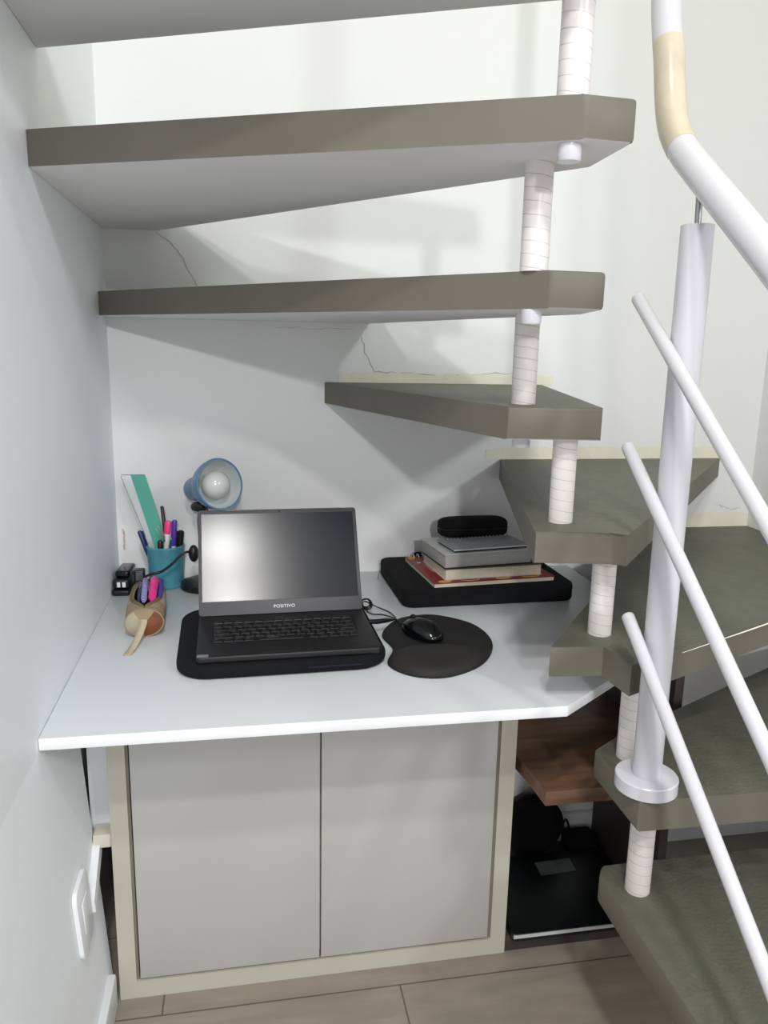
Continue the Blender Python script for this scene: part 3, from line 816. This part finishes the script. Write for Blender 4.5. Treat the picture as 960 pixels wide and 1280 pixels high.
# ------------------------------------------------------------------ pen cup and what stands in it
PCX, PCY = 0.109, -0.058
PC = empty('pen_cup', (PCX, PCY, DZ+0.0005), 'translucent teal pen cup full of pens by the back wall', 'pen cup')
bm = bmesh.new()
lathe(bm, [(0, 0.0), (0.034, 0.0), (0.0365, 0.003), (0.0385, 0.05), (0.0410, 0.088), (0.0425, 0.090), (0.0425, 0.094), (0.0395, 0.094), (0.0365, 0.05), (0.0345, 0.005), (0, 0.0045)], 40)
link_mesh('cup_body', bm, M['cup'], PC, smooth=True)
bm = bmesh.new(); lathe(bm, [(0.0345, 0.0), (0.0385, 0.0005), (0.0392, 0.006), (0.0372, 0.008)], 40)
link_mesh('foot_ring', bm, M['cup'], PC, smooth=True)

def quad_plate(name, pts, th, mat, parent=None):
    # flat plate given by corners, thickened along its own normal
    P = [Vector(p) for p in pts]; nn = (P[1]-P[0]).cross(P[2]-P[1]).normalized()*th*0.5
    bm = bmesh.new(); a = [bm.verts.new(p-nn) for p in P]; b = [bm.verts.new(p+nn) for p in P]; n = len(P)
    bm.faces.new(a[::-1]); bm.faces.new(b)
    for i in range(n): bm.faces.new((a[i], a[(i+1) % n], b[(i+1) % n], b[i]))
    return link_mesh(name, bm, mat, parent)
# wide ruler: teal body with a clear bevelled strip
tl, tm, tr = Vector((0.021, -0.050, 0.866)), Vector((0.041, -0.050, 0.866)), Vector((0.071, -0.050, 0.866))
dn = Vector((0.0470, -0.004, -0.172)); k2 = 1.30
RU = quad_plate('wide_ruler', [tm, tr, tr+dn*k2*0.98, tm+dn*k2], 0.0022, M['teal'])
tag(RU, 'tall teal ruler with clear edge leaning out of the pen cup', 'ruler')
c_ = quad_plate('clear_edge', [tl, tm, tm+dn*k2, tl+dn*k2*0.92+Vector((0.010, 0, 0))], 0.0018, M['clear'], RU); c_['label'] = 'clear transparent edge strip'
tube('edge_line', [tr+Vector((0, -0.001, 0)), tl+Vector((0.002, -0.001, 0)), tl+Vector((0.0, -0.001, -0.004)), tl+dn*0.8+Vector((0.009, -0.001, 0))], 0.0007, M['clear_edge'], RU, 6)

def pen(name, a, b, r, mat, label, cat='pen', tip=None, capm=None, clip=None, prof=None, capfrom=0.6):
    # a = upper end, b = lower end
    a, b = Vector(a), Vector(b); L = (a-b).length
    o = bpy.data.objects.new(name, None)
    pf = prof or [(0, 0), (r*0.25, 0.0), (r*0.6, 0.008), (r, 0.018), (r, L*0.62), (r*1.1, L*0.62), (r*1.1, L-0.003), (r*0.7, L), (0, L)]
    bm = bmesh.new(); lathe(bm, pf, 14)
    o = link_mesh(name, bm, mat, None, None, True, 40)
    orient(o, b, a)
    tag(o, label, cat, 'pens in the cup' if cat == 'pen' else None)
    if capm:
        bm = bmesh.new(); lathe(bm, [(0, L*capfrom), (r*1.15, L*capfrom), (r*1.18, L*(capfrom+0.03)), (r*1.18, L-0.002), (r*0.8, L+0.001), (0, L+0.001)], 14)
        link_mesh('cap', bm, capm, o, smooth=True, angle=40)
    if clip:
        bm = bmesh.new(); add_box(bm, -0.0012, 0.0012, r*1.1, r*1.1+0.0025, L*0.72, L-0.002)
        link_mesh('clip', bm, clip, o)
    return o
bz = DZ+0.0095
pen('pen', (0.1045, -0.052, 0.796), (0.121, -0.066, bz), 0.0036, M['black_plastic'], 'thin black pencil rising highest of the pens in the teal cup')
pen('pen', (0.120, -0.075, 0.766), (0.103, -0.066, bz), 0.0055, M['white_plastic'], 'white marker with bright pink cap in the teal cup', capm=M['pink'], clip=M['pink'], capfrom=0.80)
pen('pen', (0.1335, -0.080, 0.769), (0.123, -0.074, bz), 0.0043, M['white_plastic'], 'purple capped ballpoint pen in the teal cup', capm=M['purple'], clip=M['purple'])
pen('pen', (0.1445, -0.062, 0.742), (0.131, -0.060, bz), 0.0068, M['black_plastic'], 'thick black marker at the right side of the teal cup', clip=M['black_plastic'])
pen('pen', (0.102, -0.090, 0.727), (0.101, -0.076, bz), 0.0056, M['black_plastic'], 'short dark pen between the teal ruler and the white marker')
pen('pen', (0.0560, -0.066, 0.744), (0.093, -0.066, bz), 0.0046, M['navy'], 'navy blue pen sticking out left of the teal ruler', clip=M['navy'])
TW = tube('tweezers', [(0.0965, -0.074, 0.757), (0.1115, -0.0755, 0.731), (0.126, -0.060, bz+0.04)], [0.0015, 0.002, 0.002], M['metal'], None, 8)
tag(TW, 'thin steel tweezers leaning between ruler and pink cap in the cup', 'tweezers')
tube('second_arm', [(0.0935, -0.076, 0.750), (0.1095, -0.0765, 0.726), (0.126, -0.060, bz+0.04)], [0.0012, 0.002, 0.002], M['metal'], TW, 8)

# ------------------------------------------------------------------ staplers in the corner
SP = empty('stapler', (0.024, -0.085, DZ), 'squat black stapler with two white marks against the left wall', 'stapler', rz=R(-4))
slab_rounded('base', round_poly(-0.020, 0.018, -0.045, 0.045, 0.006), 0.0005, 0.012, 0.003, M['black_plastic'], SP)
slab_rounded('arm', round_poly(-0.019, 0.017, -0.038, 0.045, 0.008), 0.014, 0.034, 0.005, M['black_plastic'], SP)
slab_rounded('top_cover', round_poly(-0.016, 0.015, -0.026, 0.045, 0.007), 0.034, 0.050, 0.006, M['black_gloss'], SP)
for x in (-0.009, 0.002):
    w_ = box('white_mark', x, x+0.007, -0.0395, -0.037, 0.018, 0.029, M['white_plastic'], SP, 0.0004); w_['label'] = 'white mark on the front'
S2 = empty('sharpener', (0.058, -0.105, DZ), 'small upright black gadget with grey window between stapler and pencil pouch', 'gadget', rz=R(3))
slab_rounded('body', round_poly(-0.011, 0.011, -0.012, 0.012, 0.004), 0.0005, 0.052, 0.003, M['black_plastic'], S2)
w_ = box('window', -0.0075, 0.0075, -0.0128, -0.0115, 0.030, 0.048, nmat('grey_window', (84, 86, 90), 0.3, 0.5), S2, 0.0004)
w_ = box('metal_plate', -0.007, 0.007, -0.0128, -0.0115, 0.012, 0.026, M['metal'], S2, 0.0004)

# ------------------------------------------------------------------ pencil pouch with its open zip
PO = empty('pencil_pouch', (0.098, -0.38, DZ), 'beige and brown cloth pencil pouch lying open on the desk', 'pencil pouch', rz=R(4))
PL, PR = 0.205, 0.0325
def pouch_pt(u, ang, rad=1.0):
    # u along the length, ang measured from straight up
    bulge = 1.0 + 0.06*math.sin(math.pi*u) - 0.10*max(0, u-0.75)
    hx = PR*1.06*bulge*rad; hz = PR*0.76*bulge*rad
    z = PR*0.76 + hz*math.cos(ang) + 0.0008
    return Vector((hx*math.sin(ang), PL*u + 0.25*z*(1-u), z))
def gap(u):
    if u < 0.10: return 0.02
    return 0.02 + 0.72*math.sin(min(1, (u-0.10)/0.45)*math.pi/2)*(1-0.35*max(0, (u-0.7)/0.3))
bm = bmesh.new(); NU, NA = 26, 36
def shell(rad):
    g = []
    for i in range(NU+1):
        u = i/NU; a0 = gap(u); row = []
        for j in range(NA+1):
            a = a0 + (2*math.pi-2*a0)*j/NA
            row.append(bm.verts.new(pouch_pt(u, a, rad)))
        g.append(row)
    return g
go, gi = shell(1.0), shell(0.93)
for i in range(NU):
    u = (i+0.5)/NU
    for j in range(NA):
        f = bm.faces.new((go[i][j], go[i][j+1], go[i+1][j+1], go[i+1][j]))
        f.material_index = 1 if 0.35 < u < 0.72 else 0
        f = bm.faces.new((gi[i][j], gi[i+1][j], gi[i+1][j+1], gi[i][j+1])); f.material_index = 2
    for j in (0, NA):
        bm.faces.new((go[i][j], go[i+1][j], gi[i+1][j], gi[i][j]))
# rear end cap
c = bm.verts.new((0, PL*1.0+0.004, PR*0.7))
for j in range(NA): bm.faces.new((go[NU][j], go[NU][j+1], c))
link_mesh('cloth_body', bm, [M['pouch'], M['pouch_pale'], M['black_fabric']], PO, smooth=True, angle=60)
# front end: left half pale cloth, right half brown leather, slightly puffed
def half(name, s, mat, label):
    bm = bmesh.new(); rows = []
    for k in range(7):
        t = k/6; row = []
        for j in range(17):
            a = s*math.pi*j/16
            p = pouch_pt(0, a, max(1-t, 0.0005)*1.0)
            p.y = 0.25*p.z - 0.011*math.sin(t*math.pi/2)
            row.append(bm.verts.new(p))
        rows.append(row)
    for A, B in zip(rows, rows[1:]):
        for j in range(16):
            f = bm.faces.new((A[j], A[j+1], B[j+1], B[j])); f.material_index = 1 if j < 3 else 0
    o = link_mesh(name, bm, [mat, M['pouch']], PO, smooth=True, angle=60); o['label'] = label
half('end_panel', -1, M['pouch_pale'], 'pale cloth end panel')
half('end_panel', 1, M['leather'], 'brown leather end panel')
# zip tapes along both lips
for s in (1, -1):
    bm = bmesh.new(); A = []; B = []
    for i in range(2, NU+1):
        u = i/NU; a = gap(u)
        A.append(bm.verts.new(pouch_pt(u, s*a, 1.03))); B.append(bm.verts.new(pouch_pt(u, s*(a+0.24), 1.025)))
    for k in range(len(A)-1): bm.faces.new((A[k], A[k+1], B[k+1], B[k]))
    z_ = link_mesh('zip_tape', bm, M['zip'], PO, smooth=True)
    md = z_.modifiers.new('thick', 'SOLIDIFY'); md.thickness = 0.0016
tube('piping', [pouch_pt(0.0, 2*math.pi*k/40, 1.0) for k in range(40)], 0.0013, M['pouch'], PO, 6, closed=True)
# strap
bm = bmesh.new(); A = []; B = []
for p in spline([(0.0, -0.004, 0.036), (-0.001, -0.014, 0.030), (-0.008, -0.034, 0.016), (-0.017, -0.060, 0.005), (-0.026, -0.086, 0.0015)], 6):
    d = Vector((0.0065, -0.001, 0)); A.append(bm.verts.new(p-d)); B.append(bm.verts.new(p+d))
for k in range(len(A)-1): bm.faces.new((A[k], A[k+1], B[k+1], B[k]))
s_ = link_mesh('strap', bm, M['strap'], PO, smooth=True); s_['label'] = 'cream cotton pull strap'
md = s_.modifiers.new('thick', 'SOLIDIFY'); md.thickness = 0.0014
# pens lying in the pouch
def lying(name, a, b, r, mat, label, prof=None):
    o = pen(name, a, b, r, mat, label, 'pen', prof=prof); o['group'] = 'pens in the pouch'; return o
lying('pen', (0.082, -0.205, DZ+0.057), (0.0925, -0.330, DZ+0.049), 0.0058, M['stripes'], 'purple and white striped pen in the open pouch')
lying('highlighter', (0.100, -0.205, DZ+0.057), (0.1065, -0.322, DZ+0.049), 0.0078, M['magenta'], 'bright magenta highlighter in the open pouch')
lying('pen', (0.072, -0.19, DZ+0.045), (0.080, -0.300, DZ+0.040), 0.0050, M['navy'], 'dark blue pen half hidden at the left side of the pouch')
lying('pen', (0.112, -0.19, DZ+0.050), (0.117, -0.290, DZ+0.041), 0.0050, M['purple'], 'dark purple pen at the right of the magenta highlighter')
